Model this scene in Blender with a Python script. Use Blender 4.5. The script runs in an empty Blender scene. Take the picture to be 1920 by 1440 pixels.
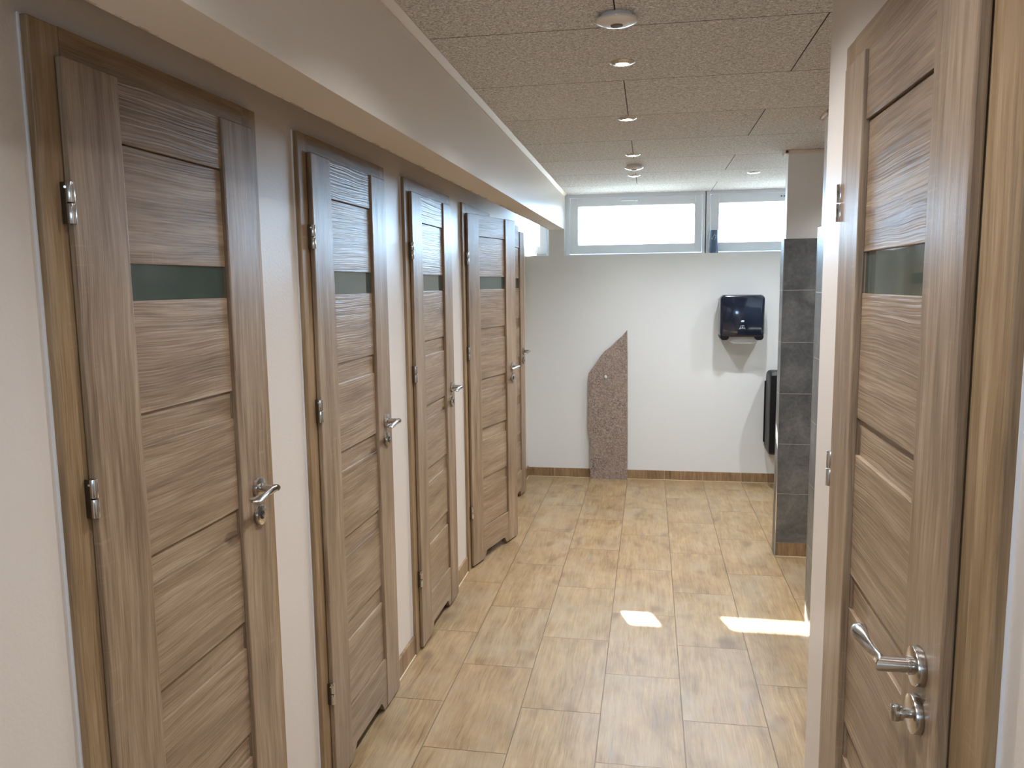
import bpy, bmesh, math, random
from mathutils import Vector, Matrix
random.seed(7)
S = bpy.context.scene
COL = S.collection
PI = math.pi

# ------------------------------------------------------------------ camera
YAW, PITCH, ROLL, FPX = -0.1733, -0.1248, -0.0120, 1476.8
CAM = Vector((0.0, 0.0, 1.5934))
cy_, sy_, cp_, sp_ = math.cos(YAW), math.sin(YAW), math.cos(PITCH), math.sin(PITCH)
fw = Vector((sy_ * cp_, cy_ * cp_, sp_)); rt = Vector((cy_, -sy_, 0)); up = rt.cross(fw)
cr_, sr_ = math.cos(ROLL), math.sin(ROLL)
r2 = rt * cr_ + up * sr_; u2 = up * cr_ - rt * sr_
cd = bpy.data.cameras.new('camera'); cam = bpy.data.objects.new('camera', cd); COL.objects.link(cam)
cd.sensor_width = 36.0; cd.lens = FPX / 1920 * 36.0; cd.clip_start = 0.02; cd.clip_end = 200
M = Matrix((r2, u2, -fw)).transposed().to_4x4(); M.translation = CAM
cam.matrix_world = M
S.camera = cam

# ------------------------------------------------------------------ colour management, sky, sun
S.view_settings.view_transform = 'Standard'
S.view_settings.look = 'None'
S.view_settings.gamma = 1.0
S.view_settings.exposure = 0.92
S.view_settings.use_curve_mapping = False
try:
    S.cycles.use_denoising = True
    S.cycles.max_bounces = 14; S.cycles.diffuse_bounces = 8; S.cycles.glossy_bounces = 5
    S.cycles.transparent_max_bounces = 12
    S.cycles.sample_clamp_indirect = 6.0
    S.cycles.caustics_reflective = False; S.cycles.caustics_refractive = False
except Exception:
    pass
W = bpy.data.worlds.new('sky'); S.world = W; W.use_nodes = True
bg = W.node_tree.nodes['Background']
bg.inputs[0].default_value = (0.50, 0.73, 1.0, 1); bg.inputs[1].default_value = 15.0

sd = bpy.data.lights.new('sun', 'SUN'); sun = bpy.data.objects.new('sun', sd); COL.objects.link(sun)
sd.energy = 60.0; sd.angle = math.radians(0.5); sd.color = (1.0, 0.95, 0.88)
sun.location = (-3, 12, 8)
sun.rotation_euler = Vector((0.327, -1.0, -0.683)).to_track_quat('-Z', 'Y').to_euler()

# ------------------------------------------------------------------ key dimensions (metres)
XL = -1.0; XR = 0.3833; YB = 6.418; ZC = 2.3116; ZH = 1.8254; YF = -1.6
YW = 6.51                       # room side of the window frames
C1 = 1.884                      # far end of the near right wall

# light portals in the window openings
for nm, x0, x1 in (('a', -2.3, -.82), ('b', -.67, 2.55)):
    ld = bpy.data.lights.new('window_daylight', 'AREA'); lo = bpy.data.objects.new('window_daylight', ld)
    COL.objects.link(lo); ld.shape = 'RECTANGLE'; ld.size = x1 - x0; ld.size_y = .46
    lo.location = ((x0 + x1) / 2, YW + .10, (ZH + ZC) / 2); lo.rotation_euler = (-PI / 2, 0, 0)
    ld.cycles.is_portal = True

ld = bpy.data.lights.new('window_daylight', 'AREA'); lo = bpy.data.objects.new('window_daylight', ld); COL.objects.link(lo)
ld.shape = 'RECTANGLE'; ld.size = .50; ld.size_y = .55; lo.location = (-.20, YF - .11, 1.725); lo.rotation_euler = (PI / 2, 0, 0); ld.cycles.is_portal = True  # portal for the added window behind the viewpoint

# ------------------------------------------------------------------ materials
def mat(name):
    m = bpy.data.materials.new(name); m.use_nodes = True
    nt = m.node_tree; nt.nodes.clear()
    out = nt.nodes.new('ShaderNodeOutputMaterial'); b = nt.nodes.new('ShaderNodeBsdfPrincipled')
    nt.links.new(b.outputs[0], out.inputs[0])
    return m, nt, b
class G:
    """small node-graph helper"""
    def __init__(s, nt): s.nt = nt
    def n(s, t, **k):
        x = s.nt.nodes.new('ShaderNode' + t)
        for a, v in k.items(): setattr(x, a, v)
        return x
    def l(s, a, b): s.nt.links.new(a, b)
    def put(s, sock, v):
        if hasattr(v, 'is_linked'): s.l(v, sock)
        else: sock.default_value = v
    def m(s, op, a, b=None, c=None, clamp=False):
        x = s.n('Math', operation=op); x.use_clamp = clamp; s.put(x.inputs[0], a)
        if b is not None: s.put(x.inputs[1], b)
        if c is not None: s.put(x.inputs[2], c)
        return x.outputs[0]
    def vm(s, op, a, b=None):
        x = s.n('VectorMath', operation=op); s.put(x.inputs[0], a)
        if b is not None: s.put(x.inputs[1], b)
        return x.outputs[0]
    def noise(s, vec, scale, detail=3, rough=.5, dist=0.0):
        x = s.n('TexNoise'); s.l(vec, x.inputs['Vector']); x.inputs['Scale'].default_value = scale
        x.inputs['Detail'].default_value = detail; x.inputs['Roughness'].default_value = rough
        x.inputs['Distortion'].default_value = dist
        return x.outputs[0]
    def mix(s, f, a, b, mode='MIX'):
        x = s.n('MixRGB', blend_type=mode); s.put(x.inputs[0], f); s.put(x.inputs[1], a); s.put(x.inputs[2], b)
        return x.outputs[0]
    def ramp(s, f, stops):
        x = s.n('ValToRGB'); s.put(x.inputs[0], f); e = x.color_ramp.elements
        e[0].position, e[0].color = stops[0][0], stops[0][1]
        e[1].position, e[1].color = stops[-1][0], stops[-1][1]
        for p, c in stops[1:-1]:
            q = e.new(p); q.color = c
        return x.outputs[0]
    def rng(s, v, a, b, c, d):
        x = s.n('MapRange'); s.put(x.inputs[0], v)
        for i, q in enumerate((a, b, c, d)): x.inputs[i + 1].default_value = q
        return x.outputs[0]
    def comb(s, x_, y_, z_):
        x = s.n('CombineXYZ'); s.put(x.inputs[0], x_); s.put(x.inputs[1], y_); s.put(x.inputs[2], z_)
        return x.outputs[0]
    def sep(s, v):
        x = s.n('SeparateXYZ'); s.l(v, x.inputs[0]); return x.outputs
    def bump(s, h, strength, dist, normal=None):
        x = s.n('Bump'); s.l(h, x.inputs['Height']); x.inputs['Strength'].default_value = strength
        x.inputs['Distance'].default_value = dist
        if normal is not None: s.l(normal, x.inputs['Normal'])
        return x.outputs[0]
def lin(r, g, b):
    f = lambda c: (c / 255 / 12.92) if c / 255 <= .04045 else ((c / 255 + .055) / 1.055) ** 2.4
    return (f(r), f(g), f(b), 1)
def flat(name, c, rough=.5, metal=0.0, spec=.5, **kw):
    m, nt, b = mat(name); b.inputs['Base Color'].default_value = c
    b.inputs['Roughness'].default_value = rough; b.inputs['Metallic'].default_value = metal
    b.inputs['Specular IOR Level'].default_value = spec
    for k, v in kw.items(): b.inputs[k.replace('_', ' ')].default_value = v
    g = G(nt); tc = g.n('TexCoord').outputs['Object']
    nz = g.noise(tc, 60, 3)
    g.l(g.rng(nz, 0, 1, rough * .85, min(1, rough * 1.15)), b.inputs['Roughness'])
    return m

def wood(name, axis, dark, mid, light, ridge, rough):
    """oak-look foil; grain runs along axis ('Z' or 'Y')"""
    m, nt, b = mat(name); g = G(nt)
    tc = g.n('TexCoord').outputs['Object']; rnd = g.n('ObjectInfo').outputs['Random']
    off = g.vm('MULTIPLY', g.comb(rnd, rnd, rnd), (0.0, 9.0, 17.0))
    X, Y, Z = g.sep(g.vm('ADD', tc, off))[:3]
    al, ac = (Z, Y) if axis == 'Z' else (Y, Z)
    X0 = g.sep(tc)[0]
    # slow waviness of the grain
    base = g.comb(g.m('MULTIPLY', al, 1.0), g.m('MULTIPLY', ac, 1.0), 0.0)
    wav = g.noise(g.comb(g.m('MULTIPLY', al, 2.2), g.m('MULTIPLY', ac, 5.0), 3.0), 1.0, 2, .5)
    acw = g.m('ADD', ac, g.m('MULTIPLY', g.m('SUBTRACT', wav, .5), .035))
    acw = g.m('ADD', acw, g.m('MULTIPLY', X0, 1.0))
    big = g.noise(g.comb(g.m('MULTIPLY', al, 1.6), g.m('MULTIPLY', acw, 16.0), 0.0), 1.0, 3, .55)
    fine = g.noise(g.comb(g.m('MULTIPLY', al, 9.0), g.m('MULTIPLY', acw, 330.0), 5.0), 1.0, 3, .6)
    med = g.noise(g.comb(g.m('MULTIPLY', al, 3.5), g.m('MULTIPLY', acw, 75.0), 9.0), 1.0, 3, .6)
    t = g.m('ADD', g.m('MULTIPLY', big, .38), g.m('ADD', g.m('MULTIPLY', med, .34), g.m('MULTIPLY', fine, .34)))
    c = g.ramp(t, [(.36, dark), (.52, mid), (.68, light)])
    # pale saw marks across the grain, in patches
    saw = g.noise(g.comb(g.m('MULTIPLY', al, 150.0), g.m('MULTIPLY', ac, 7.0), 2.0), 1.0, 2, .5)
    patch = g.noise(g.comb(g.m('MULTIPLY', al, 3.0), g.m('MULTIPLY', ac, 14.0), 7.0), 1.0, 2, .5)
    sm = g.m('MULTIPLY', g.rng(saw, .60, .70, 0, 1), g.rng(patch, .55, .66, 0, 1))
    c = g.mix(g.m('MULTIPLY', sm, .30, clamp=True), c, light)
    g.l(c, b.inputs['Base Color'])
    h = g.m('ADD', g.m('MULTIPLY', fine, .5), g.m('MULTIPLY', med, 1.0))
    nrm = g.bump(h, .30, .0012)
    if ridge:
        rr = g.noise(g.comb(g.m('MULTIPLY', al, 2.6), g.m('MULTIPLY', acw, 210.0), 1.0), 1.0, 2, .5)
        nrm = g.bump(rr, ridge, .0022, nrm)
    g.l(nrm, b.inputs['Normal'])
    g.l(g.rng(med, .3, .7, rough * .9, rough * 1.15), b.inputs['Roughness'])
    b.inputs['Specular IOR Level'].default_value = .52
    return m
WD, WM, WL = lin(98, 79, 60), lin(143, 120, 96), lin(176, 155, 130)
M_wood_v = wood('oak_foil_upright', 'Z', WD, WM, WL, 0, .36)
M_wood_h = wood('oak_foil_level', 'Y', WD, WM, WL, .55, .34)
M_wood_frame_v = wood('oak_frame_upright', 'Z', lin(104, 82, 56), lin(146, 120, 88), lin(174, 150, 118), 0, .42)
M_wood_frame_h = wood('oak_frame_level', 'Y', lin(104, 82, 56), lin(146, 120, 88), lin(174, 150, 118), 0, .42)

def paint(name, c, rough=.36, bump=.34, streak=False):
    m, nt, b = mat(name); g = G(nt); tc = g.n('TexCoord').outputs['Object']
    n1 = g.noise(tc, 120, 3, .55); n2 = g.noise(tc, 1.3, 3, .5)
    col = g.mix(g.rng(n2, .3, .7, 0, .5), c, tuple(list(v * .955 for v in c[:3]) + [1]))
    if streak:
        X, Y, Z = g.sep(tc)[:3]
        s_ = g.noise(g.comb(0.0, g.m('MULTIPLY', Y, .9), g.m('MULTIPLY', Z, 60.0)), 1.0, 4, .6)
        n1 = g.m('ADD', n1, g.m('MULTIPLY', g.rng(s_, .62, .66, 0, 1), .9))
    g.l(col, b.inputs['Base Color'])
    g.l(g.bump(n1, bump, .0012), b.inputs['Normal'])
    if streak:
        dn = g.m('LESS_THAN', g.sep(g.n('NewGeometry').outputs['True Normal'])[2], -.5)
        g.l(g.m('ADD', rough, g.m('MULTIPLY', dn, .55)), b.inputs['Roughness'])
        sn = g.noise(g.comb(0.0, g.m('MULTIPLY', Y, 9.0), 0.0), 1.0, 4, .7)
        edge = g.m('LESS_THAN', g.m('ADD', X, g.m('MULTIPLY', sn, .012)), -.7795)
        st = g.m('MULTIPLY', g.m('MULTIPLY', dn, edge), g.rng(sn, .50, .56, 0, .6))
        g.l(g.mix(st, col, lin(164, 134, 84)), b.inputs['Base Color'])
    else: b.inputs['Roughness'].default_value = rough
    b.inputs['Specular IOR Level'].default_value = .55
    return m
M_wall = paint('cream_wall_paint', lin(215, 206, 196))
M_wall_end = paint('white_end_wall_paint', lin(223, 227, 227))
M_wall_side = paint('cream_partition_paint', lin(232, 231, 228))
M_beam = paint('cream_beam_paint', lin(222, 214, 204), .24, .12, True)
M_trim = flat('pale_wood_moulding', lin(216, 200, 182), .5)
M_white = flat('white_plastic_glare_tint', lin(236, 243, 250), .30)  # plain white plastic, with the blue veil of window glare tinted in
M_seal = flat('white_sealant', lin(226, 226, 228), .45)
M_dark = flat('dark_gap', lin(24, 20, 18), .7)
M_grout = flat('cream_grout', lin(214, 200, 172), .7)

def floor_mat():
    m, nt, b = mat('wood_look_floor_tiles'); g = G(nt); tc = g.n('TexCoord').outputs['Object']
    X, Y, Z = g.sep(tc)[:3]
    tw, tl = .3010, .614
    u = g.m('DIVIDE', g.m('SUBTRACT', X, -.7679), tw); cu = g.m('FLOOR', u); fu = g.m('SUBTRACT', u, cu)
    par = g.m('SUBTRACT', cu, g.m('MULTIPLY', g.m('FLOOR', g.m('DIVIDE', cu, 2.0)), 2.0))
    v = g.m('DIVIDE', g.m('SUBTRACT', g.m('SUBTRACT', Y, 2.476), g.m('MULTIPLY', par, .304)), tl)
    cv = g.m('FLOOR', v); fv = g.m('SUBTRACT', v, cv)
    du = g.m('MULTIPLY', g.m('MINIMUM', fu, g.m('SUBTRACT', 1.0, fu)), tw)
    dv = g.m('MULTIPLY', g.m('MINIMUM', fv, g.m('SUBTRACT', 1.0, fv)), tl)
    d = g.m('MINIMUM', du, dv)
    gm = g.rng(d, .0013, .0024, 1, 0)
    wn = g.n('TexWhiteNoise', noise_dimensions='2D'); g.l(g.comb(cu, cv, 0.0), wn.inputs['Vector'])
    rv = wn.outputs['Value']; rc = g.sep(wn.outputs['Color'])
    p = g.vm('ADD', g.comb(X, Y, 0.0), g.vm('MULTIPLY', wn.outputs['Color'], (5.0, 7.0, 3.0)))
    px, py, pz = g.sep(p)[:3]
    wav = g.noise(g.comb(g.m('MULTIPLY', px, 5.0), g.m('MULTIPLY', py, 2.5), pz), 1.0, 2, .5)
    pw = g.m('ADD', px, g.m('MULTIPLY', g.m('SUBTRACT', wav, .5), .045))
    big = g.noise(g.comb(g.m('MULTIPLY', px, 8.0), g.m('MULTIPLY', py, 4.0), pz), 1.0, 4, .62, .5)
    grey = g.noise(g.comb(g.m('MULTIPLY', px, 5.0), g.m('MULTIPLY', py, 3.2), g.m('ADD', pz, 21.0)), 1.0, 3, .6)
    med = g.noise(g.comb(g.m('MULTIPLY', pw, 60.0), g.m('MULTIPLY', py, 3.0), pz), 1.0, 3, .6)
    fine = g.noise(g.comb(g.m('MULTIPLY', pw, 260.0), g.m('MULTIPLY', py, 9.0), pz), 1.0, 3, .6)
    t = g.m('ADD', g.m('MULTIPLY', big, .34), g.m('ADD', g.m('MULTIPLY', med, .34), g.m('MULTIPLY', fine, .34)))
    c = g.ramp(t, [(.34, lin(100, 78, 50)), (.51, lin(149, 125, 90)), (.68, lin(178, 155, 118))])
    c = g.mix(g.rng(grey, .46, .70, 0, .5), c, lin(162, 148, 126))
    knot = g.noise(g.comb(g.m('MULTIPLY', px, 9.0), g.m('MULTIPLY', py, 4.5), g.m('ADD', pz, 11.0)), 1.0, 1, .5)
    c = g.mix(g.m('MULTIPLY', g.rng(knot, .63, .80, 0, 1), .70), c, lin(92, 68, 52))
    c = g.mix(g.m('MULTIPLY', rv, .16), c, lin(150, 122, 90))
    c = g.mix(gm, c, lin(104, 82, 58))
    g.l(c, b.inputs['Base Color'])
    h = g.m('SUBTRACT', g.m('MULTIPLY', g.m('ADD', fine, med), .25), g.m('MULTIPLY', gm, 1.2))
    g.l(g.bump(h, .35, .0015), b.inputs['Normal'])
    g.l(g.rng(med, .3, .7, .30, .42), b.inputs['Roughness'])
    b.inputs['Specular IOR Level'].default_value = .55
    return m
M_floor = floor_mat()

def ceil_mat():
    m, nt, b = mat('wood_wool_ceiling_boards'); g = G(nt); tc = g.n('TexCoord').outputs['Object']
    X, Y, Z = g.sep(tc)[:3]
    v = g.m('DIVIDE', g.m('SUBTRACT', Y, 2.3415), .6002); cv = g.m('FLOOR', v); fv = g.m('SUBTRACT', v, cv)
    par = g.m('SUBTRACT', cv, g.m('MULTIPLY', g.m('FLOOR', g.m('DIVIDE', cv, 2.0)), 2.0))
    u = g.m('DIVIDE', g.m('SUBTRACT', X, g.m('SUBTRACT', .470, g.m('MULTIPLY', par, .568))), 1.2)
    cu = g.m('FLOOR', u); fu = g.m('SUBTRACT', u, cu)
    du = g.m('MULTIPLY', g.m('MINIMUM', fu, g.m('SUBTRACT', 1.0, fu)), 1.2)
    dv = g.m('MULTIPLY', g.m('MINIMUM', fv, g.m('SUBTRACT', 1.0, fv)), .6)
    gm = g.rng(g.m('MINIMUM', du, dv), .0012, .0026, 1, 0)
    wn = g.n('TexWhiteNoise', noise_dimensions='2D'); g.l(g.comb(cu, cv, 0.0), wn.inputs['Vector'])
    p = g.vm('ADD', tc, g.vm('MULTIPLY', wn.outputs['Color'], (3.0, 4.0, 5.0)))
    warp = g.n('TexNoise'); g.l(p, warp.inputs['Vector']); warp.inputs['Scale'].default_value = 26
    warp.inputs['Detail'].default_value = 2
    q = g.vm('ADD', p, g.vm('MULTIPLY', g.vm('SUBTRACT', warp.outputs['Color'], (.5, .5, .5)), (.045, .045, .045)))
    x, y, z = g.sep(q)[:3]
    f1 = g.noise(g.comb(g.m('MULTIPLY', x, 55.0), g.m('MULTIPLY', y, 330.0), 0.0), 1.0, 2, .6)
    f2 = g.noise(g.comb(g.m('MULTIPLY', x, 300.0), g.m('MULTIPLY', y, 70.0), 4.0), 1.0, 2, .6)
    f = g.m('MAXIMUM', f1, f2)
    sp = g.noise(p, 120, 3, .6)
    t = g.m('ADD', g.m('MULTIPLY', f, .65), g.m('MULTIPLY', sp, .35))
    c = g.ramp(t, [(.43, lin(154, 152, 152)), (.54, lin(216, 215, 215)), (.65, lin(250, 249, 249))])
    c = g.mix(g.m('MULTIPLY', wn.outputs['Value'], .10), c, lin(120, 108, 96))
    c = g.mix(gm, c, lin(60, 50, 44))
    g.l(c, b.inputs['Base Color'])
    g.l(g.bump(g.m('SUBTRACT', t, gm), .6, .003), b.inputs['Normal'])
    b.inputs['Roughness'].default_value = .9; b.inputs['Specular IOR Level'].default_value = .15
    return m
M_ceil = ceil_mat()

def tile_mat():
    m, nt, b = mat('grey_stone_wall_tiles'); g = G(nt); tc = g.n('TexCoord').outputs['Object']
    X, Y, Z = g.sep(tc)[:3]
    v = g.m('DIVIDE', g.m('SUBTRACT', Z, .0824), .2929); cv = g.m('FLOOR', v); fv = g.m('SUBTRACT', v, cv)
    u = g.m('DIVIDE', g.m('SUBTRACT', X, .690), .60); cu = g.m('FLOOR', u); fu = g.m('SUBTRACT', u, cu)
    dv = g.m('MULTIPLY', g.m('MINIMUM', fv, g.m('SUBTRACT', 1.0, fv)), .2929)
    du = g.m('MULTIPLY', g.m('MINIMUM', fu, g.m('SUBTRACT', 1.0, fu)), .60)
    gm = g.rng(g.m('MINIMUM', dv, g.m('ADD', du, 0.0)), .0010, .0018, 1, 0)
    n1 = g.noise(tc, 7, 5, .65, .6); n2 = g.noise(tc, 70, 4, .6)
    c = g.ramp(g.m('ADD', g.m('MULTIPLY', n1, .7), g.m('MULTIPLY', n2, .3)), [(.35, lin(80, 82, 83)), (.5, lin(100, 101, 100)), (.66, lin(124, 123, 120))])
    c = g.mix(gm, c, lin(168, 162, 150))
    g.l(c, b.inputs['Base Color'])
    g.l(g.bump(g.m('SUBTRACT', g.m('MULTIPLY', n2, .2), gm), .4, .001), b.inputs['Normal'])
    b.inputs['Roughness'].default_value = .38
    return m
M_tile = tile_mat()

def skirt_mat(name, axis, pitch, off):
    m, nt, b = mat(name); g = G(nt); tc = g.n('TexCoord').outputs['Object']
    X, Y, Z = g.sep(tc)[:3]; A = X if axis == 'X' else Y
    u = g.m('DIVIDE', g.m('SUBTRACT', A, off), pitch); cu = g.m('FLOOR', u); fu = g.m('SUBTRACT', u, cu)
    du = g.m('MULTIPLY', g.m('MINIMUM', fu, g.m('SUBTRACT', 1.0, fu)), pitch)
    gm = g.rng(du, .0011, .0019, 1, 0)
    n1 = g.noise(g.comb(g.m('MULTIPLY', A, 70.0), g.m('MULTIPLY', Z, 7.0), cu), 1.0, 4, .6)
    n2 = g.noise(g.comb(g.m('MULTIPLY', A, 8.0), g.m('MULTIPLY', Z, 3.0), cu), 1.0, 3, .6)
    c = g.ramp(g.m('ADD', g.m('MULTIPLY', n1, .5), g.m('MULTIPLY', n2, .5)), [(.36, lin(108, 84, 58)), (.5, lin(142, 115, 84)), (.65, lin(168, 142, 108))])
    c = g.mix(gm, c, lin(196, 178, 148)); g.l(c, b.inputs['Base Color'])
    b.inputs['Roughness'].default_value = .42
    return m
M_skirt_y = skirt_mat('wood_look_skirting_side', 'Y', .301, -1.0)
M_skirt_x = skirt_mat('wood_look_skirting_back', 'X', .3015, -.168)

def stone_mat():
    m, nt, b = mat('rough_pink_granite'); g = G(nt); tc = g.n('TexCoord').outputs['Object']
    v = g.n('TexVoronoi'); g.l(tc, v.inputs['Vector']); v.inputs['Scale'].default_value = 190
    n1 = g.noise(tc, 9, 6, .7, .5); n2 = g.noise(tc, 95, 4, .7)
    X, Y, Z = g.sep(tc)[:3]
    st = g.noise(g.comb(g.m('MULTIPLY', g.m('ADD', X, g.m('MULTIPLY', Z, .12)), 22.0), 0.0, g.m('MULTIPLY', Z, 2.0)), 1.0, 4, .65)
    c = g.ramp(n2, [(.33, lin(92, 82, 76)), (.5, lin(146, 131, 121)), (.68, lin(188, 173, 161))])
    c = g.mix(.16, c, v.outputs['Color'], 'SOFT_LIGHT')
    c = g.mix(g.rng(st, .58, .72, 0, .55), c, lin(92, 88, 88))
    c = g.mix(g.rng(n1, .38, .62, 0, .45), c, lin(166, 148, 136))
    g.l(c, b.inputs['Base Color'])
    h = g.m('ADD', g.m('MULTIPLY', n1, .8), g.m('MULTIPLY', n2, .6))
    g.l(g.bump(h, .9, .012), b.inputs['Normal']); b.inputs['Roughness'].default_value = .8
    return m
M_stone = stone_mat()

M_chrome = flat('satin_nickel', lin(196, 190, 182), .20, 1.0)
M_chrome2 = flat('polished_hinge_steel', lin(214, 214, 214), .16, 1.0)
M_plate = flat('dull_hinge_plate_steel', lin(96, 88, 74), .4, 1.0)
M_hole = flat('black_keyhole', lin(18, 16, 15), .4)
M_doorglass = flat('dark_smoked_glass', lin(64, 76, 68), .05, 0.0, .5, IOR=2.2)
M_black = flat('glossy_black_plastic', lin(15, 24, 42), .13, 0.0, .5, Coat_Weight=.6, Coat_Roughness=.05)
M_black2 = flat('matt_black_plastic', lin(13, 14, 18), .42, 0.0, .3)
M_paper = flat('white_paper', lin(206, 212, 215), .8)
M_mark = flat('pale_grey_print', lin(196, 200, 206), .5)
M_alu = flat('aluminium_edge_profile', lin(190, 186, 178), .32, 1.0)
M_can = flat('dark_can_glare_tint', lin(84, 106, 134), .35)  # dark tone lightened and blued: window glare over the can painted in
M_canprint = flat('pale_can_print', lin(178, 192, 206), .5)
M_disc = flat('white_gloss_plastic', lin(222, 218, 214), .18, 0.0, .5, Coat_Weight=.5, Coat_Roughness=.04)
M_lens = flat('grey_sensor_lens', lin(104, 96, 92), .25)
M_ring = flat('brushed_silver_ring', lin(176, 170, 162), .28, 1.0)
M_bark = flat('pale_birch_bark', lin(178, 176, 170), .8)
M_leafm = flat('pale_green_leaves', lin(120, 150, 92), .7)
M_lawn = flat('pale_gravel', lin(176, 172, 160), .9)
def emis(name, c, s):
    m, nt, b = mat(name); b.inputs['Base Color'].default_value = (1, 1, 1, 1)
    b.inputs['Emission Color'].default_value = c; b.inputs['Emission Strength'].default_value = s
    return m
M_lamp = emis('lit_lamp_face', (1.0, .90, .76, 1), 22.0)
def pane():
    m = bpy.data.materials.new('clear_window_glass'); m.use_nodes = True; nt = m.node_tree; nt.nodes.clear(); g = G(nt)
    o = g.n('OutputMaterial'); t = g.n('BsdfTransparent'); t.inputs[0].default_value = (.95, .97, .97, 1)
    gl = g.n('BsdfGlossy'); gl.inputs['Roughness'].default_value = .02
    fr = g.n('Fresnel'); fr.inputs[0].default_value = 1.45
    mx = g.n('MixShader'); g.l(g.m('MULTIPLY', fr.outputs[0], .8), mx.inputs[0]); g.l(t.outputs[0], mx.inputs[1]); g.l(gl.outputs[0], mx.inputs[2])
    g.l(mx.outputs[0], o.inputs[0]); return m
M_pane = pane()

# ------------------------------------------------------------------ mesh helpers
def bm_new(): return bmesh.new()
def abox(bm, x0, x1, y0, y1, z0, z1, bev=0.0, seg=2):
    r = bmesh.ops.create_cube(bm, size=1.0)
    for v in r['verts']:
        v.co = Vector((x0 if v.co.x < 0 else x1, y0 if v.co.y < 0 else y1, z0 if v.co.z < 0 else z1))
    if bev:
        es = set(e for v in r['verts'] for e in v.link_edges)
        bmesh.ops.bevel(bm, geom=list(es), offset=bev, segments=seg, profile=.5, affect='EDGES', clamp_overlap=True)
def acyl(bm, p, axis, r0, r1, h, seg=32, bev=0.0):
    """capped cylinder/cone starting at p and running h along axis"""
    ax = Vector(axis).normalized(); q = ax.to_track_quat('Z', 'Y').to_matrix().to_4x4()
    r = bmesh.ops.create_cone(bm, cap_ends=True, cap_tris=False, segments=seg, radius1=r0, radius2=r1, depth=h)
    if bev:
        es = [e for e in set(e for v in r['verts'] for e in v.link_edges) if any(len(f.verts) > 4 for f in e.link_faces)]
        rb = bmesh.ops.bevel(bm, geom=es, offset=bev, segments=2, profile=.5, affect='EDGES')
        vs = list(set(rb['verts']) | set(v for v in r['verts'] if v.is_valid))
        allv = set()
        st = [v for v in vs if v.is_valid]
        while st:
            v = st.pop()
            if v in allv: continue
            allv.add(v); st += [e.other_vert(v) for e in v.link_edges]
        vs = list(allv)
    else: vs = r['verts']
    T = Matrix.Translation(Vector(p) + ax * h / 2) @ q
    for v in vs: v.co = T @ v.co
def prism(bm, pts, a, b, axis='x'):
    """polygon (2-D pts) extruded between a and b along axis"""
    def P(p, t):
        return {'x': (t, p[0], p[1]), 'y': (p[0], t, p[1]), 'z': (p[0], p[1], t)}[axis]
    A = [bm.verts.new(P(p, a)) for p in pts]; B = [bm.verts.new(P(p, b)) for p in pts]
    bm.faces.new(A); bm.faces.new(B[::-1]); n = len(pts)
    for i in range(n): bm.faces.new((A[i], B[i], B[(i + 1) % n], A[(i + 1) % n]))
def loft(bm, rings):
    R_ = [[bm.verts.new(p) for p in r] for r in rings]; n = len(R_[0])
    for a, b in zip(R_, R_[1:]):
        for i in range(n): bm.faces.new((a[i], a[(i + 1) % n], b[(i + 1) % n], b[i]))
    bm.faces.new(R_[0][::-1]); bm.faces.new(R_[-1])
def mesh(name, bm, m, smooth=False):
    bmesh.ops.recalc_face_normals(bm, faces=bm.faces[:])
    me = bpy.data.meshes.new(name); bm.to_mesh(me); bm.free(); me.materials.append(m)
    if smooth:
        for p in me.polygons: p.use_smooth = True
        try: me.set_sharp_from_angle(angle=math.radians(38))
        except Exception: pass
    return me
def link(name, me, parent=None, loc=(0, 0, 0), rz=0.0):
    o = bpy.data.objects.new(name, me); COL.objects.link(o)
    if parent is not None: o.parent = parent
    o.location = loc; o.rotation_euler = (0, 0, rz)
    return o
def obj(name, bm, m, parent=None, smooth=False, loc=(0, 0, 0), rz=0.0):
    return link(name, mesh(name, bm, m, smooth), parent, loc, rz)
def tag(o, label, cat, group=None, kind=None):
    o['label'] = label; o['category'] = cat
    if group: o['group'] = group
    if kind: o['kind'] = kind
    return o
def root(name, loc, rz=0.0):
    o = bpy.data.objects.new(name, None); COL.objects.link(o); o.location = loc; o.rotation_euler = (0, 0, rz)
    o.empty_display_size = .05
    return o

# ------------------------------------------------------------------ room shell
bm = bm_new(); abox(bm, -2.42, 2.62, YF - .1, 6.60, -.12, 0)
tag(obj('floor', bm, M_floor), 'floor of beige wood-look rectangular tiles with brown joints', 'floor', kind='structure')
bm = bm_new(); abox(bm, -2.42, 2.62, YF - .1, 6.60, ZC, ZC + .1)
tag(obj('ceiling', bm, M_ceil), 'grey-beige wood-wool board ceiling with thin dark joints', 'ceiling', kind='structure')

LD = [1.168, 2.151, 3.133, 4.148, 5.240]        # near edges of the left door frames
FW, FH = .742, 2.0332                            # frame width and height
bm = bm_new(); y = YF
for a in LD:
    abox(bm, XL - .10, XL, y, a + .035, 0, ZC); abox(bm, XL - .10, XL, a + .035, a + FW - .035, 2.0, ZC); y = a + FW - .035
abox(bm, XL - .10, XL, y, YB, 0, ZC)
tag(obj('wall_left', bm, M_wall), 'cream painted wall with the row of five wooden doors', 'wall', kind='structure')
bm = bm_new()
abox(bm, -2.42, 2.62, YB, 6.60, 0, ZH)
abox(bm, -.807, -.6815, YB, 6.60, ZH, ZC)
tag(obj('wall_back', bm, M_wall_end), 'white end wall topped by the high windows', 'wall', kind='structure')
RA, RB = .8845, 1.656                            # right door frame near/far edge
bm = bm_new()
abox(bm, XR, XR + .12, YF, RA + .04, 0, ZC); abox(bm, XR, XR + .12, RA + .04, RB - .035, 2.0, ZC)
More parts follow.
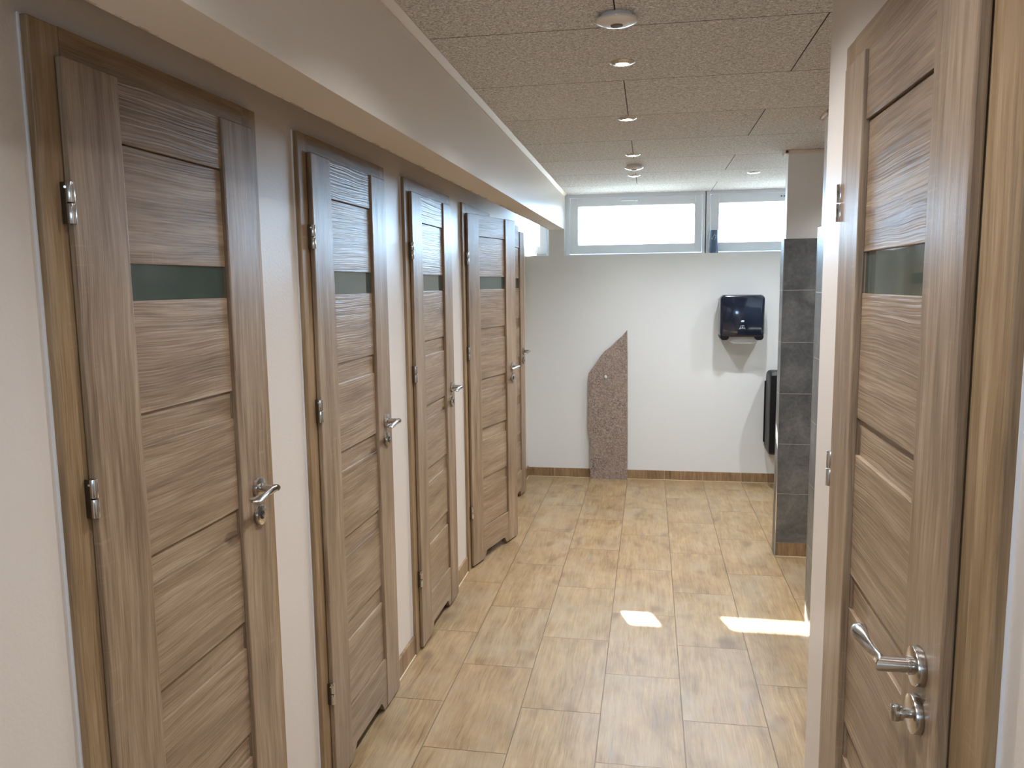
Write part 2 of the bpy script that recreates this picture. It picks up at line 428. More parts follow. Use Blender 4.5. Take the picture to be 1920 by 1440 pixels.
abox(bm, XR, XR + .12, RB - .035, C1, 0, ZC); abox(bm, XR + .12, 2.5, C1 - .12, C1, 0, ZC)
tag(obj('wall_right', bm, M_wall), 'cream painted wall around the single door on the right', 'wall', kind='structure')
bm = bm_new(); abox(bm, 2.5, 2.62, YF, YB, 0, ZC)
tag(obj('wall_far_right', bm, M_wall), 'cream wall closing the washing area beyond the tiled partitions', 'wall', kind='structure')
FWX0, FWX1, FWZ0, FWZ1 = -.45, .05, 1.45, 2.00     # added window behind the viewpoint, to light the near surfaces
bm = bm_new(); abox(bm, -2.42, FWX0, YF - .1, YF, 0, ZC); abox(bm, FWX1, 2.62, YF - .1, YF, 0, ZC)
abox(bm, FWX0, FWX1, YF - .1, YF, 0, FWZ0); abox(bm, FWX0, FWX1, YF - .1, YF, FWZ1, ZC)
tag(obj('wall_front', bm, M_wall), 'cream wall behind the viewpoint', 'wall', kind='structure')
bm = bm_new(); abox(bm, -2.42, -2.3, YF, YB, 0, ZC)
tag(obj('wall_far_left', bm, M_wall), 'rear wall of the cubicles behind the wooden doors', 'wall', kind='structure')
for i, yy in enumerate((YF + 2.2, 2.03, 3.01, 4.01, 5.06)):
    bm = bm_new(); abox(bm, -2.3, XL - .10, yy - .04, yy + .04, 0, ZC)
    tag(obj('cubicle_partition', bm, M_wall), 'dividing wall between cubicles, hidden behind the left doors', 'wall', 'dividing walls between the cubicles', 'structure')

# ceiling beam in front of the left wall
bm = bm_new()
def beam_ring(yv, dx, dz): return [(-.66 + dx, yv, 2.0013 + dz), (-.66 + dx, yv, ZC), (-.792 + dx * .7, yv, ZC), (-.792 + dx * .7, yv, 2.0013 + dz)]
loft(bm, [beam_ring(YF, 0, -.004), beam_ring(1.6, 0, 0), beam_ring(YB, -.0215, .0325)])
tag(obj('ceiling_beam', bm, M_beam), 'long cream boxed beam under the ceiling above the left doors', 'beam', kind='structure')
bm = bm_new()
def cove(yv, x): return [(x, yv, ZC), (x + .021, yv, ZC), (x + .021, yv, ZC - .004), (x + .004, yv, ZC - .020), (x, yv, ZC - .020)]
loft(bm, [cove(YF, -.66), cove(1.6, -.66), cove(YB, -.6815)])
tag(obj('trim_1', bm, M_trim), 'pale wooden moulding where the beam meets the ceiling', 'trim', kind='structure')

# skirting
bm = bm_new(); sb = bm_new()
segs = [(YF, LD[0])] + [(LD[i] + FW, LD[i + 1]) for i in range(4)] + [(LD[4] + FW, YB)]
for a, b_ in segs:
    abox(bm, XL, XL + .011, a + .001, b_ - .001, .003, .086, .001); abox(sb, XL, XL + .014, a, b_, 0, .003)
o = tag(obj('baseboard_left', bm, M_skirt_y), 'brown wood-look tile skirting between the left doors', 'skirting', kind='structure')
obj('grout_line', sb, M_grout, o)
bm = bm_new(); abox(bm, XL + .011, 2.5, YB - .011, YB, .003, .0755, .001)
o = tag(obj('baseboard_back', bm, M_skirt_x), 'brown wood-look tile skirting along the end wall', 'skirting', kind='structure')
bm = bm_new(); abox(bm, XL + .011, 2.5, YB - .014, YB, 0, .003); obj('grout_line', bm, M_grout, o)
bm = bm_new(); abox(bm, XR - .011, XR, YF, RA - .002, .003, .086, .001); abox(bm, XR - .011, XR, RB + .002, C1, .003, .086, .001)
tag(obj('baseboard_right', bm, M_skirt_y), 'brown wood-look tile skirting beside the right door', 'skirting', kind='structure')

# tiled partitions on the right
def partition(idx, y0, y1, lab, xt=.735):
    bm = bm_new(); abox(bm, xt + .012, 2.5, y0 + .012, y1 - .012, 0, ZC)
    o = tag(obj('partition_wall', bm, M_wall_side), lab, 'wall', kind='structure')
    bm = bm_new()
    abox(bm, xt, xt + .012, y0, y1, 0, 1.8313)
    abox(bm, xt + .012, 2.5, y0, y0 + .012, .0824, 1.8313); abox(bm, xt + .012, 2.5, y1 - .012, y1, .0824, 1.8313)
    obj('tile_cladding', bm, M_tile, o)
    bm = bm_new(); abox(bm, xt - .001, xt + .0035, y0 - .001, y0 + .0035, 0, 1.8323); abox(bm, xt - .001, xt + .0035, y1 - .0035, y1 + .001, 0, 1.8323)
    obj('edge_profile', bm, M_alu, o)
    bm = bm_new(); abox(bm, xt + .012, 2.5, y0 + .001, y0 + .012, .003, .0810); abox(bm, xt + .012, 2.5, y1 - .012, y1 - .001, .003, .0810)
    obj('skirting', bm, M_skirt_x, o)
    bm = bm_new(); abox(bm, xt + .004, 2.5, y0 - .002, y0 + .012, 0, .003); abox(bm, xt + .012, 2.5, y0 + .0015, y0 + .012, .081, .0824)
    obj('grout_line', bm, M_grout, o)
    bm = bm_new(); t = .019
    a = xt + .012
    abox(bm, a - t, 2.5, y0 + .012 - t, y0 + .012, ZC - .018, ZC, .004); abox(bm, a - t, 2.5, y1 - .012, y1 - .012 + t, ZC - .018, ZC, .004)
    abox(bm, a - t, a, y0 + .012 - t, y1 - .012 + t, ZC - .018, ZC, .004)
    tag(obj('trim_%d' % (idx + 1), bm, M_trim), 'pale moulding under the ceiling around the %s partition' % ('nearer' if idx == 1 else 'farther'), 'trim', kind='structure')
partition(1, 3.608, 3.742, 'narrow partition end with grey tiles, just beyond the right wall corner')
partition(2, 4.650, 4.741, 'grey tiled partition facing the viewer, cream above, left of the right door')

# ------------------------------------------------------------------ windows
def window(n, sx0, sx1, lab, handle=None, caps=None, left=.037, right=.03):
    r = tag(root('window_%d' % n, ((sx0 + sx1) / 2, YW, ZH)), lab, 'window', kind='structure')
    ox, oy, oz = r.location
    z0, z1 = 1.836, 2.287; f0, f1 = sx0 - left, sx1 + right
    L = lambda bm_: None
    def bx(bm_, x0, x1, ya, yb, za, zb, bev=0.0): abox(bm_, x0 - ox, x1 - ox, ya - oy, yb - oy, za - oz, zb - oz, bev)
    bm = bm_new()
    bx(bm, f0, sx0, YW + .006, YW + .07, ZH, ZC); bx(bm, sx1, f1, YW + .006, YW + .07, ZH, ZC)
    bx(bm, sx0, sx1, YW + .006, YW + .07, ZH, z0); bx(bm, sx0, sx1, YW + .006, YW + .07, z1, ZC)
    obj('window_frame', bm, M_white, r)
    bm = bm_new(); g0, g1 = sx0 + .068, sx1 - .060; gz0, gz1 = 1.909, 2.216
    bx(bm, sx0 + .002, g0, YW, YW + .06, z0 + .002, z1 - .002, .004); bx(bm, g1, sx1 - .002, YW, YW + .06, z0 + .002, z1 - .002, .004)
    bx(bm, g0 - .004, g1 + .004, YW + .001, YW + .06, z0 + .002, gz0, .003); bx(bm, g0 - .004, g1 + .004, YW + .001, YW + .06, gz1, z1 - .002, .003)
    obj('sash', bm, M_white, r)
    bm = bm_new(); bx(bm, g0, g1, YW + .034, YW + .036, gz0, gz1); obj('glass_pane', bm, M_pane, r)
    bm = bm_new()   # rubber gasket around the pane
    for a in ((g0, g1, gz0, gz0 + .003), (g0, g1, gz1 - .003, gz1), (g0, g0 + .003, gz0, gz1), (g1 - .003, g1, gz0, gz1)):
        bx(bm, a[0], a[1], YW + .030, YW + .034, a[2], a[3])
    obj('gasket', bm, M_can, r)
    if handle:
        bm = bm_new(); hx, hz = handle
        bx(bm, hx - .014, hx + .030, YW - .010, YW, hz - .014, hz + .014, .005)
        acyl(bm, (hx - ox, YW - .034 - oy, hz - oz), (0, 1, 0), .009, .009, .026, 20)
        bx(bm, hx - .125, hx + .010, YW - .044, YW - .030, hz - .009, hz + .009, .005)
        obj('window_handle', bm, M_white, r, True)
    if caps:
        for cx in caps:
            bm = bm_new(); acyl(bm, (cx - ox, YW - .003 - oy, 2.255 - oz), (0, 1, 0), .006, .006, .004, 16); obj('cap', bm, M_can, r)
    return r
window(1, -.646, .405, 'white framed high window with a handle, left of centre over the end wall', handle=(-.105, 2.257))
window(2, .465, 1.513, 'white framed high window partly hidden by the tiled partition', caps=(1.000, 1.020))
window(3, 1.573, 2.46, 'white framed high window in the washing area', right=.04)
w0 = window(4, -1.83, -.835, 'bright high window in the left corner under the beam', left=.45, right=.028)
bm = bm_new(); acyl(bm, (-.905 + 1.3325, -.02, .012), (1, 0, 0), .003, .003, .07, 12); acyl(bm, (-.915 + 1.3325, -.02, .004), (0, 0, 1), .009, .007, .02, 16)
obj('window_stay', bm, M_chrome, w0, True)

rf = tag(root('window_5', ((FWX0 + FWX1) / 2, YF - .06, FWZ0)), 'added unseen window behind the viewpoint, lighting the near surfaces', 'window', kind='structure')
hw = (FWX1 - FWX0) / 2; hh = FWZ1 - FWZ0; bm = bm_new()
abox(bm, -hw, -hw + .06, -.03, .03, 0, hh); abox(bm, hw - .06, hw, -.03, .03, 0, hh); abox(bm, -hw + .06, hw - .06, -.03, .03, 0, .06); abox(bm, -hw + .06, hw - .06, -.03, .03, hh - .06, hh)
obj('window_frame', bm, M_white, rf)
bm = bm_new(); abox(bm, -hw + .06, hw - .06, -.002, .002, .06, hh - .06); obj('glass_pane', bm, M_pane, rf)

# ------------------------------------------------------------------ doors
LW, LT, LB = .634, 1.982, .012      # leaf width, top, bottom
ST = .140                            # stile width
MS = {}
def build_leaf_meshes():
    bm = bm_new(); abox(bm, -.040, -.0190, .018, LW - .018, .055, LT - .016)
    abox(bm, -.040, -.0190, .018, .150, LB, .055); abox(bm, -.040, -.0190, LW - .172, LW - .018, LB, .055)
    MS['leaf'] = mesh('leaf', bm, M_wood_v)
    for nm, a, b_ in (('stile_a', 0, ST), ('stile_b', LW - ST, LW)):
        bm = bm_new()
        abox(bm, -.0145, 0, a, b_, LB, LT, .0028, 2)
        abox(bm, -.0192, -.0140, max(a, .018), min(b_, LW - .018), LB, LT - .016)
        MS[nm] = mesh('stile', bm, M_wood_v)
    i0, i1 = ST - .0005, LW - ST + .0005
    bm = bm_new(); abox(bm, -.0192, -.0065, i0, i1, 1.865, LT, .0012); MS['rail_t'] = mesh('rail', bm, M_wood_h)
    bm = bm_new()
    pts = [(i0, LB), (.150, LB), (.176, .040), (.184, .052), (.430, .052), (.440, .046), (.462, LB), (i1, LB), (i1, .1985), (i0, .1985)]
    prism(bm, pts, -.0192, -.0035); MS['rail_b'] = mesh('rail', bm, M_wood_h)
    MS['panels'] = []
    for z0, z1 in ((1.643, 1.863), (1.352, 1.572), (1.064, 1.286), (.777, 1.000), (.487, .709), (.201, .422)):
        bm = bm_new(); abox(bm, -.0192, -.0115, i0, i1, z0, z1, .0016); MS['panels'].append(mesh('panel', bm, M_wood_h))
    MS['slats'] = []
    for z0, z1 in ((1.286, 1.352), (1.000, 1.064), (.709, .777), (.422, .487)):
        bm = bm_new(); abox(bm, -.0192, -.0180, i0, i1, z0, z1); MS['slats'].append(mesh('recessed_slat', bm, M_wood_h))
    bm = bm_new(); abox(bm, -.0192, -.0165, i0, i1, 1.572, 1.643); MS['glass'] = mesh('glass_pane', bm, M_doorglass)
    # handle (origin at rosette centre on the leaf face)
    bm = bm_new(); acyl(bm, (0, 0, 0), (1, 0, 0), .026, .0255, .011, 40, .0012); MS['ros'] = mesh('rosette', bm, M_chrome, True)
    bm = bm_new(); acyl(bm, (.011, 0, 0), (1, 0, 0), .0115, .0115, .006, 28)
    # neck with a slanted end, then a blade that flares and twists
    n = 28; rings = []
    def ring(c, ax_y, rx, rz, tw=0.0):
        out = []
        for k in range(n):
            a = 2 * PI * k / n; px_, pz_ = rx * math.cos(a), rz * math.sin(a)
            ct, st_ = math.cos(tw), math.sin(tw)
            out.append((c[0] + px_ * ct - pz_ * st_, c[1] + ax_y * (px_), c[2] + px_ * st_ + pz_ * ct))
        return out
    neck = [[( x + 0.0, .0098 * math.cos(2 * PI * k / n), .0098 * math.sin(2 * PI * k / n)) for k in range(n)] for x in (.016, .040)]
    neck.append([(.0475 + .95 * .0098 * math.cos(2 * PI * k / n), .0098 * math.cos(2 * PI * k / n), .0098 * math.sin(2 * PI * k / n)) for k in range(n)])
    loft(bm, neck)
    secs = [(.048, .002, -.0005, .0072, .0092, 0), (.0465, -.012, -.001, .0052, .0088, .1), (.0470, -.030, -.003, .0038, .0078, .25), (.0485, -.050, -.004, .0034, .0074, .45),
            (.0500, -.070, -.004, .0036, .0085, .7), (.0508, -.088, -.003, .0040, .0105, .95), (.0508, -.103, -.002, .0042, .0120, 1.1), (.0502, -.114, -.001, .0040, .0110, 1.2), (.0498, -.1205, -.001, .0030, .0070, 1.25), (.0497, -.1222, -.001, .0012, .0028, 1.25)]
    loft(bm, [ring((c[0], c[1], c[2]), 0, c[3], c[4], c[5]) for c in secs])
    MS['lever'] = mesh('door_handle', bm, M_chrome, True)
    # coin-slot lock rosette and thumb-turn rosette
    bm = bm_new(); acyl(bm, (0, 0, 0), (1, 0, 0), .0258, .0252, .010, 40, .0012); MS['lock'] = mesh('lock_rosette', bm, M_chrome, True)
    bm = bm_new(); acyl(bm, (.0095, 0, 0), (1, 0, 0), .0105, .0105, .0012, 28); MS['lockhole'] = mesh('lock_opening', bm, M_hole)
    bm = bm_new(); acyl(bm, (.0100, 0, -.001), (1, 0, 0), .0052, .0045, .0045, 20, .0008); MS['lockpin'] = mesh('coin_slot', bm, M_chrome, True)
    bm = bm_new(); acyl(bm, (.009, 0, 0), (1, 0, 0), .0062, .0062, .020, 24); acyl(bm, (.020, 0, 0), (1, 0, 0), .0100, .0100, .003, 24)
    abox(bm, .022, .034, -.0045, .0045, -.0115, .0115, .003); MS['turn'] = mesh('thumb_turn', bm, M_chrome, True)
    # hinge: two knuckles, pin head and mounting plate (origin at mid height)
    bm = bm_new()
    acyl(bm, (0, 0, .001), (0, 0, 1), .0072, .0072, .034, 24, .0008); acyl(bm, (0, 0, -.035), (0, 0, 1), .0072, .0072, .034, 24, .0008)
    acyl(bm, (-.004, -.006, .026), (.5, -1, 0), .0022, .0022, .0035, 12)
    MS['hinge'] = mesh('hinge', bm, M_chrome2, True)
    bm = bm_new(); abox(bm, -.014, -.004, -.0060, -.0035, -.035, .035, .0005); MS['plate'] = mesh('hinge_plate', bm, M_plate)
build_leaf_meshes()

def build_frame_meshes(W_, ja, jb, key):
    """origin: outer near corner on the wall face; x = out of the wall; y = along the wall"""
    pr_ = .0172
    def jamb(y0, y1, inner):
        bm = bm_new()
        abox(bm, 0, pr_, y0, y1, 0, FH - .0, .0025, 2)
        a, b_ = (y1 - .034, y1 - .004) if inner else (y0 + .004, y0 + .034)
        abox(bm, -.10, .001, a, b_, 0, FH - .036)
        return bm
    MS[key + 'ja'] = mesh('door_jamb', jamb(0, ja, True), M_wood_frame_v); MS[key + 'jb'] = mesh('door_jamb', jamb(W_ - jb, W_, False), M_wood_frame_v)
    bm = bm_new(); abox(bm, 0, pr_ + .0003, ja * .0 + .0, W_, FH - .066, FH, .0025, 2)
    # mitred look: head runs between jambs, hidden corners lie inside the jamb tops
    bm.free(); bm = bm_new(); abox(bm, 0, pr_ - .0002, ja, W_ - jb, FH - .066, FH, .0)
    abox(bm, -.10, .001, ja, W_ - jb, FH - .066, FH - .036)
    MS[key + 'head'] = mesh('door_head', bm, M_wood_frame_h)
    bm = bm_new(); abox(bm, 0, .004, -.003, 0, 0, FH); abox(bm, 0, .004, W_, W_ + .002, 0, FH); abox(bm, 0, .004, -.003, W_ + .002, FH, FH + .002)
    MS[key + 'seal'] = mesh('sealant_bead', bm, M_seal)
build_frame_meshes(FW, .068, .068, 'L')
build_frame_meshes(RB - RA, .066, .105, 'R')

def door(n, fx, fy, rz, key, hinge_off, ajar, lab, turn=False, lockdrop=.070, lever=0.0):
    """fx, fy: frame origin on the wall; hinge_off: y of the leaf edge in frame space"""
    R0 = root('door_%d' % n, (fx, fy, 0), rz); tag(R0, lab, 'door', kind='structure')
    for nm, k in (('door_jamb', 'ja'), ('door_jamb', 'jb'), ('door_head', 'head'), ('sealant_bead', 'seal')):
        link(nm, MS[key + k], R0)
    a = -ajar
    px_ = .0330 if key == 'L' else .0290
    lf = link('leaf', MS['leaf'], R0, (px_, hinge_off, 0), a); lf['label'] = 'wooden door leaf'
    link('stile', MS['stile_a'], lf); link('stile', MS['stile_b'], lf)
    link('rail', MS['rail_t'], lf); link('rail', MS['rail_b'], lf)
    for m_ in MS['panels']: link('panel', m_, lf)
    for m_ in MS['slats']: link('recessed_slat', m_, lf)
    q = link('glass_pane', MS['glass'], lf); q['label'] = 'narrow strip of dark glass'
    def at(x, y_): return (px_ + x * math.cos(a) - y_ * math.sin(a), hinge_off + x * math.sin(a) + y_ * math.cos(a))
    hy = LW - .066
    x_, y_ = at(0, hy)
    h = link('door_handle', MS['lever'], R0, (x_, y_, 1.098), a); link('rosette', MS['ros'], h); h['label'] = 'satin metal lever handle'
    l = link('lock_rosette', MS['lock'], R0, (x_, y_, 1.098 - lockdrop), a)
    if turn: link('thumb_turn', MS['turn'], l)
    else: link('lock_opening', MS['lockhole'], l); link('coin_slot', MS['lockpin'], l)
    for hz in (1.7405, 1.2260, .3280):
        x_, y_ = at(-.001, -.0040)
        h = link('hinge', MS['hinge'], R0, (x_, y_, hz), 0); link('hinge_plate', MS['plate'], h)
    return R0
names = ['nearest wooden door on the left, closed, largest in view',
         'second wooden door from the viewer along the left wall',
         'third wooden door along the left wall, middle of the row of five',
         'fourth wooden door on the left, standing clearly ajar into the corridor',
         'farthest wooden door of the left row, half hidden by the ajar one']
for i, a in enumerate(LD):
    door(i + 1, XL, a, 0, 'L', .052, math.radians((.35, .35, .5, 14.0, 3.0)[i]), names[i])
door(6, XR, RB, PI, 'R', .047, math.radians(.4), 'single wooden door in the right wall with lever handle and thumb turn', turn=True, lockdrop=.066)

# ------------------------------------------------------------------ ceiling fittings
def downlight(x, y_, lab, power=5.0):
    r = tag(root('downlight', (x, y_, ZC)), lab, 'ceiling light', 'recessed ceiling spotlights')
    bm = bm_new(); n = 40; rings = []
    for rr, z in ((.0215, -.006), (.024, -.0075), (.030, -.0062), (.0415, -.0010), (.0415, 0.0), (.0235, 0.0)):
        rings.append([(rr * math.cos(2 * PI * k / n), rr * math.sin(2 * PI * k / n), z) for k in range(n)])
    loft(bm, rings + [rings[0]]) if False else None
    R_ = [[bm.verts.new(p) for p in q] for q in rings]
    for i in range(len(R_)):
        A, B = R_[i], R_[(i + 1) % len(R_)]
        for k in range(n): bm.faces.new((A[k], A[(k + 1) % n], B[(k + 1) % n], B[k]))
    obj('ring', bm, M_ring, r, True)
    bm = bm_new(); acyl(bm, (0, 0, -.0062), (0, 0, 1), .021, .021, .0055, 32); obj('lamp', bm, M_lamp, r)
    ld = bpy.data.lights.new('spot_beam', 'SPOT'); ld.energy = power; ld.color = (.93, .95, 1.0); ld.spot_size = math.radians(142); ld.spot_blend = 1.0
    ld.shadow_soft_size = .022
    lo = bpy.data.objects.new('spot_beam', ld); COL.objects.link(lo); lo.parent = r; lo.location = (0, 0, -.012)
    return r
DL = 40.0
downlight(-.0955, 2.709, 'lit round ceiling spotlight nearest the viewer, just past the large sensor disc', DL)
downlight(-.104, 3.601, 'lit round ceiling spotlight, second of the central row', DL)
downlight(-.100, 4.595, 'lit round ceiling spotlight, third of the central row', DL)
downlight(-.110, 5.463, 'lit round ceiling spotlight right behind the smaller sensor disc', DL)
downlight(.666, 5.512, 'lit round ceiling spotlight on its own at right, near the windows', DL)
downlight(-.10, 1.80, 'round ceiling spotlight above the frame, before the large sensor disc', DL)
downlight(-.10, .90, 'added unseen ceiling spotlight over the viewpoint, continuing the central row', DL * .6)  # row carried on out of view, added to brighten the near surfaces
downlight(-.10, -.10, 'added unseen ceiling spotlight behind the viewpoint, continuing the central row', DL * .6)  # likewise out of view, added for the near surfaces
downlight(1.45, 4.19, 'added unseen ceiling spotlight between the two tiled partitions, brightening the farther one', DL * 1.3)  # unseen, added to brighten the plaster and tiles of the farther partition
downlight(1.40, 5.45, 'added unseen ceiling spotlight brightening the bay behind the farther tiled partition', DL)  # unseen, added to lift the light in the far bay
downlight(1.30, 2.75, 'added unseen ceiling spotlight around the corner beyond the right wall', DL)  # unseen, added as extra light from the right
def sensor(x, y_, rad, th, lab):
    r = tag(root('presence_sensor', (x, y_, ZC)), lab, 'ceiling sensor')
    bm = bm_new(); n = 48
    prof = [(rad * .80, 0), (rad * .82, -th * .35), (rad * .995, -th * .42), (rad, -th * .52), (rad * .97, -th * .66), (rad * .75, -th * .86), (rad * .45, -th), (rad * .32, -th)]
    loft(bm, [[(q * math.cos(2 * PI * k / n), q * math.sin(2 * PI * k / n), z) for k in range(n)] for q, z in prof])
    obj('cover', bm, M_disc, r, True)
    bm = bm_new(); prof = [(rad * .31, -th + .001), (rad * .29, -th - .002), (rad * .2, -th - .0045), (rad * .06, -th - .0055)]
    loft(bm, [[(q * math.cos(2 * PI * k / n), q * math.sin(2 * PI * k / n), z) for k in range(n)] for q, z in prof])
    obj('lens', bm, M_lens, r, True)
sensor(-.0945, 2.249, .0560, .026, 'large white disc with dark centre on the ceiling, nearest the top edge')
sensor(-.101, 4.985, .0570, .030, 'small white ceiling disc between the distant spotlights')

# ------------------------------------------------------------------ granite slab
out = [(-.167, 0.0), (-.1655, .30), (-.1675, .70), (-.1700, 1.00), (-.1745, 1.226), (-.2150, 1.178), (-.262, 1.135), (-.305, 1.092), (-.357, 1.052), (-.395, 1.003), (-.440, .935), (-.482, .876), (-.4855, .70), (-.4865, .52), (-.4890, .41), (-.4720, .37), (-.4700, .25), (-.4660, .12), (-.4690, 0.0)]
bm = bm_new()
cx, cz = -.326, .5
fr_ = [bm.verts.new((p[0], 0, p[1])) for p in out]
f = bm.faces.new(fr_)
bmesh.ops.triangulate(bm, faces=[f])
bmesh.ops.subdivide_edges(bm, edges=bm.edges[:], cuts=1, use_grid_fill=False)
for _ in range(3):
    bmesh.ops.subdivide_edges(bm, edges=[e for e in bm.edges if e.calc_length() > .035], cuts=1)
    bmesh.ops.triangulate(bm, faces=bm.faces[:])
ext = bmesh.ops.extrude_face_region(bm, geom=bm.faces[:])
for v in [g_ for g_ in ext['geom'] if isinstance(g_, bmesh.types.BMVert)]:
    from mathutils import noise as NZ
    d = NZ.noise(Vector((v.co.x * 14, 3.1, v.co.z * 7))) * .006 + NZ.noise(Vector((v.co.x * 45, 1.7, v.co.z * 30))) * .003
    v.co.y = -.026 + d
sl = tag(obj('granite_slab', bm, M_stone, None, True, loc=(0, YB - .0155, 0)), 'upright rough pink-grey granite slab with slanted top against the end wall', 'stone slab')
bm = bm_new(); bmesh.ops.create_icosphere(bm, subdivisions=2, radius=.012)
for v in bm.verts: v.co = Vector((v.co.x * .9, v.co.y * .35, v.co.z * 1.2))
o = obj('pale_chip', bm, M_paper, sl, True, loc=(-.345, -.030, .848)); o['label'] = 'small pale chip in the stone'

# ------------------------------------------------------------------ paper towel dispenser
td = tag(root('towel_dispenser', (.697, YB, 1.155)), 'black glossy paper towel dispenser on the white end wall', 'towel dispenser')
def rr2(w, h, r, n=8, cx=0, cz=0):
    pts = []
    for (sx, sz, a0) in ((1, 1, 0), (-1, 1, 90), (-1, -1, 180), (1, -1, 270)):
        for k in range(n + 1):
            a = math.radians(a0 + 90 * k / n); pts.append((cx + sx * (w / 2 - r) + r * math.cos(a), cz + sz * (h / 2 - r) + r * math.sin(a)))
    return pts
TW, TH = .334, .346
bm = bm_new()
def tring(yv, w, h, r, cz=TH / 2): return [(p[0], yv, p[1]) for p in rr2(w, h, r, 8, 0, cz)]
loft(bm, [tring(0, TW - .014, TH - .034, .03, TH / 2 + .010), tring(-.09, TW - .012, TH - .034, .032, TH / 2 + .010), tring(-.10, TW, TH - .022, .036, TH / 2 + .011), tring(-.175, TW, TH - .022, .036, TH / 2 + .011), tring(-.192, TW - .010, TH - .032, .034, TH / 2 + .011), tring(-.200, TW - .034, TH - .056, .026, TH / 2 + .011)])
obj('cover', bm, M_black, td, True)
for sx in (-1, 1):
    bm = bm_new(); xs = sx * (TW / 2 - .040)
    loft(bm, [[(p[0], yv, p[1]) for p in rr2(.066, .060, .026, 8, xs, .030)] for yv in (-.03, -.190)]); obj('foot', bm, M_black2, td, True)
bm = bm_new(); abox(bm, -.110, .112, -.150, -.030, .014, .030, .004); obj('outlet', bm, M_black2, td)
bm = bm_new(); pts = [(-.105, .022), (.108, .022), (.108, -.030)]
k = 14
for i in range(k + 1):
    pts.append((.108 - (.213) * i / k, -.030 + (.006 if i % 2 else 0) + (.008 if i > 11 else 0)))
prism(bm, pts, -.158, -.1565, 'y'); obj('paper_towel', bm, M_paper, td)
bm = bm_new(); prism(bm, [(-.008, .139), (.012, .139), (.015, .146), (.013, .153), (-.004, .153), (-.011, .147)], -.2012, -.2000, 'y'); obj('emblem', bm, M_mark, td)
bm = bm_new()   # towel pictogram: sheet outline, arrow and two hands
def bar(x0, z0, x1, z1, w=.0016):
    d = Vector((x1 - x0, z1 - z0)); n_ = Vector((-d.y, d.x)).normalized() * w / 2
    prism(bm, [(x0 + n_.x, z0 + n_.y), (x1 + n_.x, z1 + n_.y), (x1 - n_.x, z1 - n_.y), (x0 - n_.x, z0 - n_.y)], -.2012, -.2000, 'y')
for s in ((-.011, .112, .013, .112), (-.011, .112, -.011, .094), (.013, .112, .013, .094), (-.011, .091, .013, .091), (-.016, .096, -.011, .100), (.018, .096, .013, .100), (-.019, .084, -.019, .094), (.021, .084, .021, .094), (-.019, .094, -.012, .088), (.021, .094, .014, .088)): bar(*s)
bar(.001, .106, .001, .095, .0045)
obj('pictogram', bm, M_mark, td)

# ------------------------------------------------------------------ waste bin beside the partition
wb = tag(root('waste_bin', (.895, YB, .278)), 'tall black wall-hung bin partly hidden behind the tiled partition', 'waste bin')
bm = bm_new()
def bring(x, y0, z0, z1): pass
prof = [(-.012, 0.02), (-.012, .60), (-.030, .625), (-.090, .640), (-.190, .648), (-.250, .640), (-.270, .615), (-.275, .10), (-.270, .02), (-.250, .004), (-.030, .004)]
rings = []
for xx, s in ((.012, .94), (.018, .985), (.030, 1.0), (.330, 1.0), (.342, .985), (.348, .94)):
    rings.append([(xx, -.14 + (p[0] + .14) * s, .32 + (p[1] - .32) * s) for p in prof])
loft(bm, rings); obj('body', bm, M_black2, wb, True)
bm = bm_new(); abox(bm, .004, .356, -.016, 0, .055, .545, .004); obj('mounting_frame', bm, M_black2, wb)

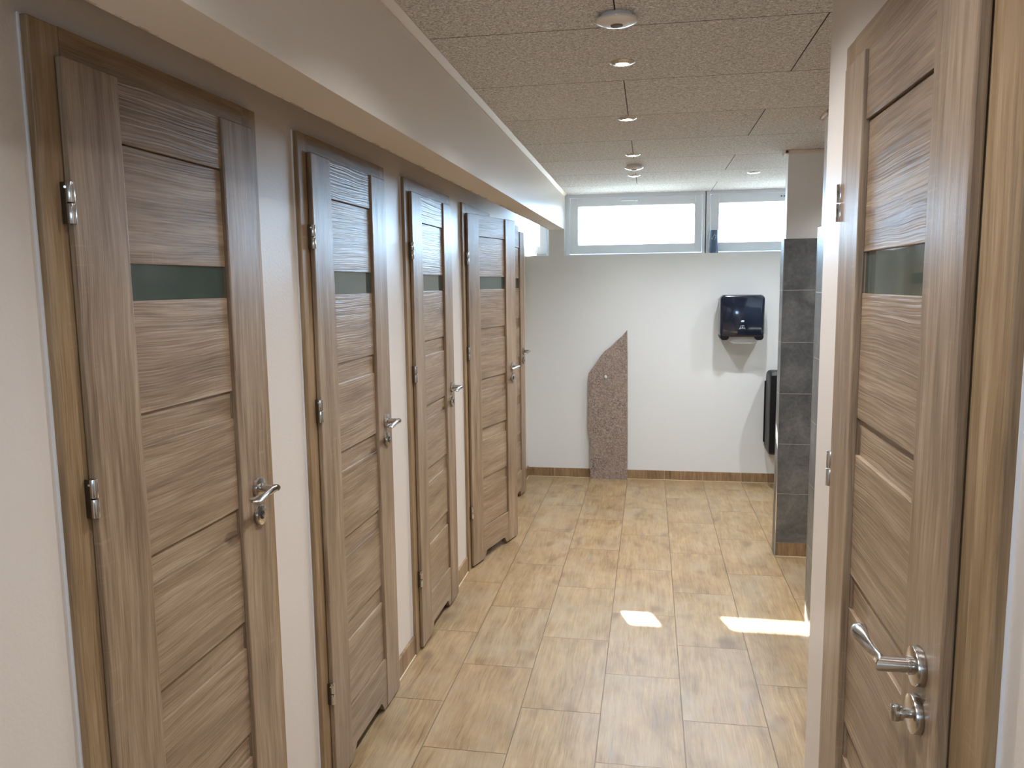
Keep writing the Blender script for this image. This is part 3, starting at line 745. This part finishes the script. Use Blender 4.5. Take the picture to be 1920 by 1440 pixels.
# ------------------------------------------------------------------ can on the ledge
cn = tag(root('canister', (.4935, 6.462, ZH)), 'dark canister standing on the ledge between the high windows', 'canister')
bm = bm_new(); n = 28
loft(bm, [[(q * math.cos(2 * PI * k / n), q * math.sin(2 * PI * k / n), z) for k in range(n)] for q, z in ((.033, 0), (.0345, .004), (.0335, .05), (.0315, .11), (.0305, .172), (.029, .178))])
obj('body', bm, M_can, cn, True)
bm = bm_new()
for (ax_, z, s) in ((0.05, .140, .008), (-.25, .128, .006), (.3, .118, .007), (-.5, .112, .009), (.12, .105, .006), (.35, .134, .005)):
    a = -PI / 2 + ax_; c = Vector((.0318 * math.cos(a), .0318 * math.sin(a), z)); t = Vector((-math.sin(a), math.cos(a), 0))
    vs = [bm.verts.new(c + t * (s * .5 * u) + Vector((0, 0, s * w_)) + Vector((math.cos(a), math.sin(a), 0)) * e) for e in (0, .001) for u, w_ in ((-1, -1), (1, -.6), (.6, 1), (-.5, .8))]
    bm.faces.new(vs[:4]); bm.faces.new(vs[4:][::-1])
    for i in range(4): bm.faces.new((vs[i], vs[4 + i], vs[4 + (i + 1) % 4], vs[(i + 1) % 4]))
obj('printed_mark', bm, M_canprint, cn)

# ------------------------------------------------------------------ outside
bm = bm_new(); abox(bm, -40, 40, 6.6, 80, -.35, -.30)
tag(obj('ground', bm, M_lawn), 'pale gravel outside the windows', 'ground', kind='structure')
bm = bm_new(); abox(bm, -6, 6, 6.52, 7.13, 2.412, 2.50)
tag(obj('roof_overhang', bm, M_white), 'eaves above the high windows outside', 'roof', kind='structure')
def tree(x, y_, h, lean, lab):
    r = tag(root('birch_tree', (x, y_, -.3)), lab, 'tree', 'birch trees outside the windows')
    bm = bm_new(); n = 12; rings = []
    for i in range(9):
        t = i / 8; rad = .13 * (1 - t * .8)
        rings.append([(lean * t * t * h * .2 + math.sin(t * 5) * .06 + rad * math.cos(2 * PI * k / n), rad * math.sin(2 * PI * k / n), h * t) for k in range(n)])
    loft(bm, rings); obj('trunk', bm, M_bark, r, True)
    rnd = random.Random(int(x * 10))
    bm = bm_new()
    for i in range(14):
        t = .3 + .65 * rnd.random(); a = rnd.random() * 2 * PI; L_ = .5 + 1.2 * rnd.random()
        b0 = Vector((lean * t * t * h * .2 + math.sin(t * 5) * .06, 0, h * t))
        acyl(bm, b0, (math.cos(a), math.sin(a), .8), .025, .006, L_, 7)
    obj('branches', bm, M_bark, r, True)
tree(-1.9, 22, 8.5, .4, 'thin pale tree outside the left part of the high window')
tree(-.35, 25, 9.0, -.2, 'thin pale tree outside the middle of the high window')
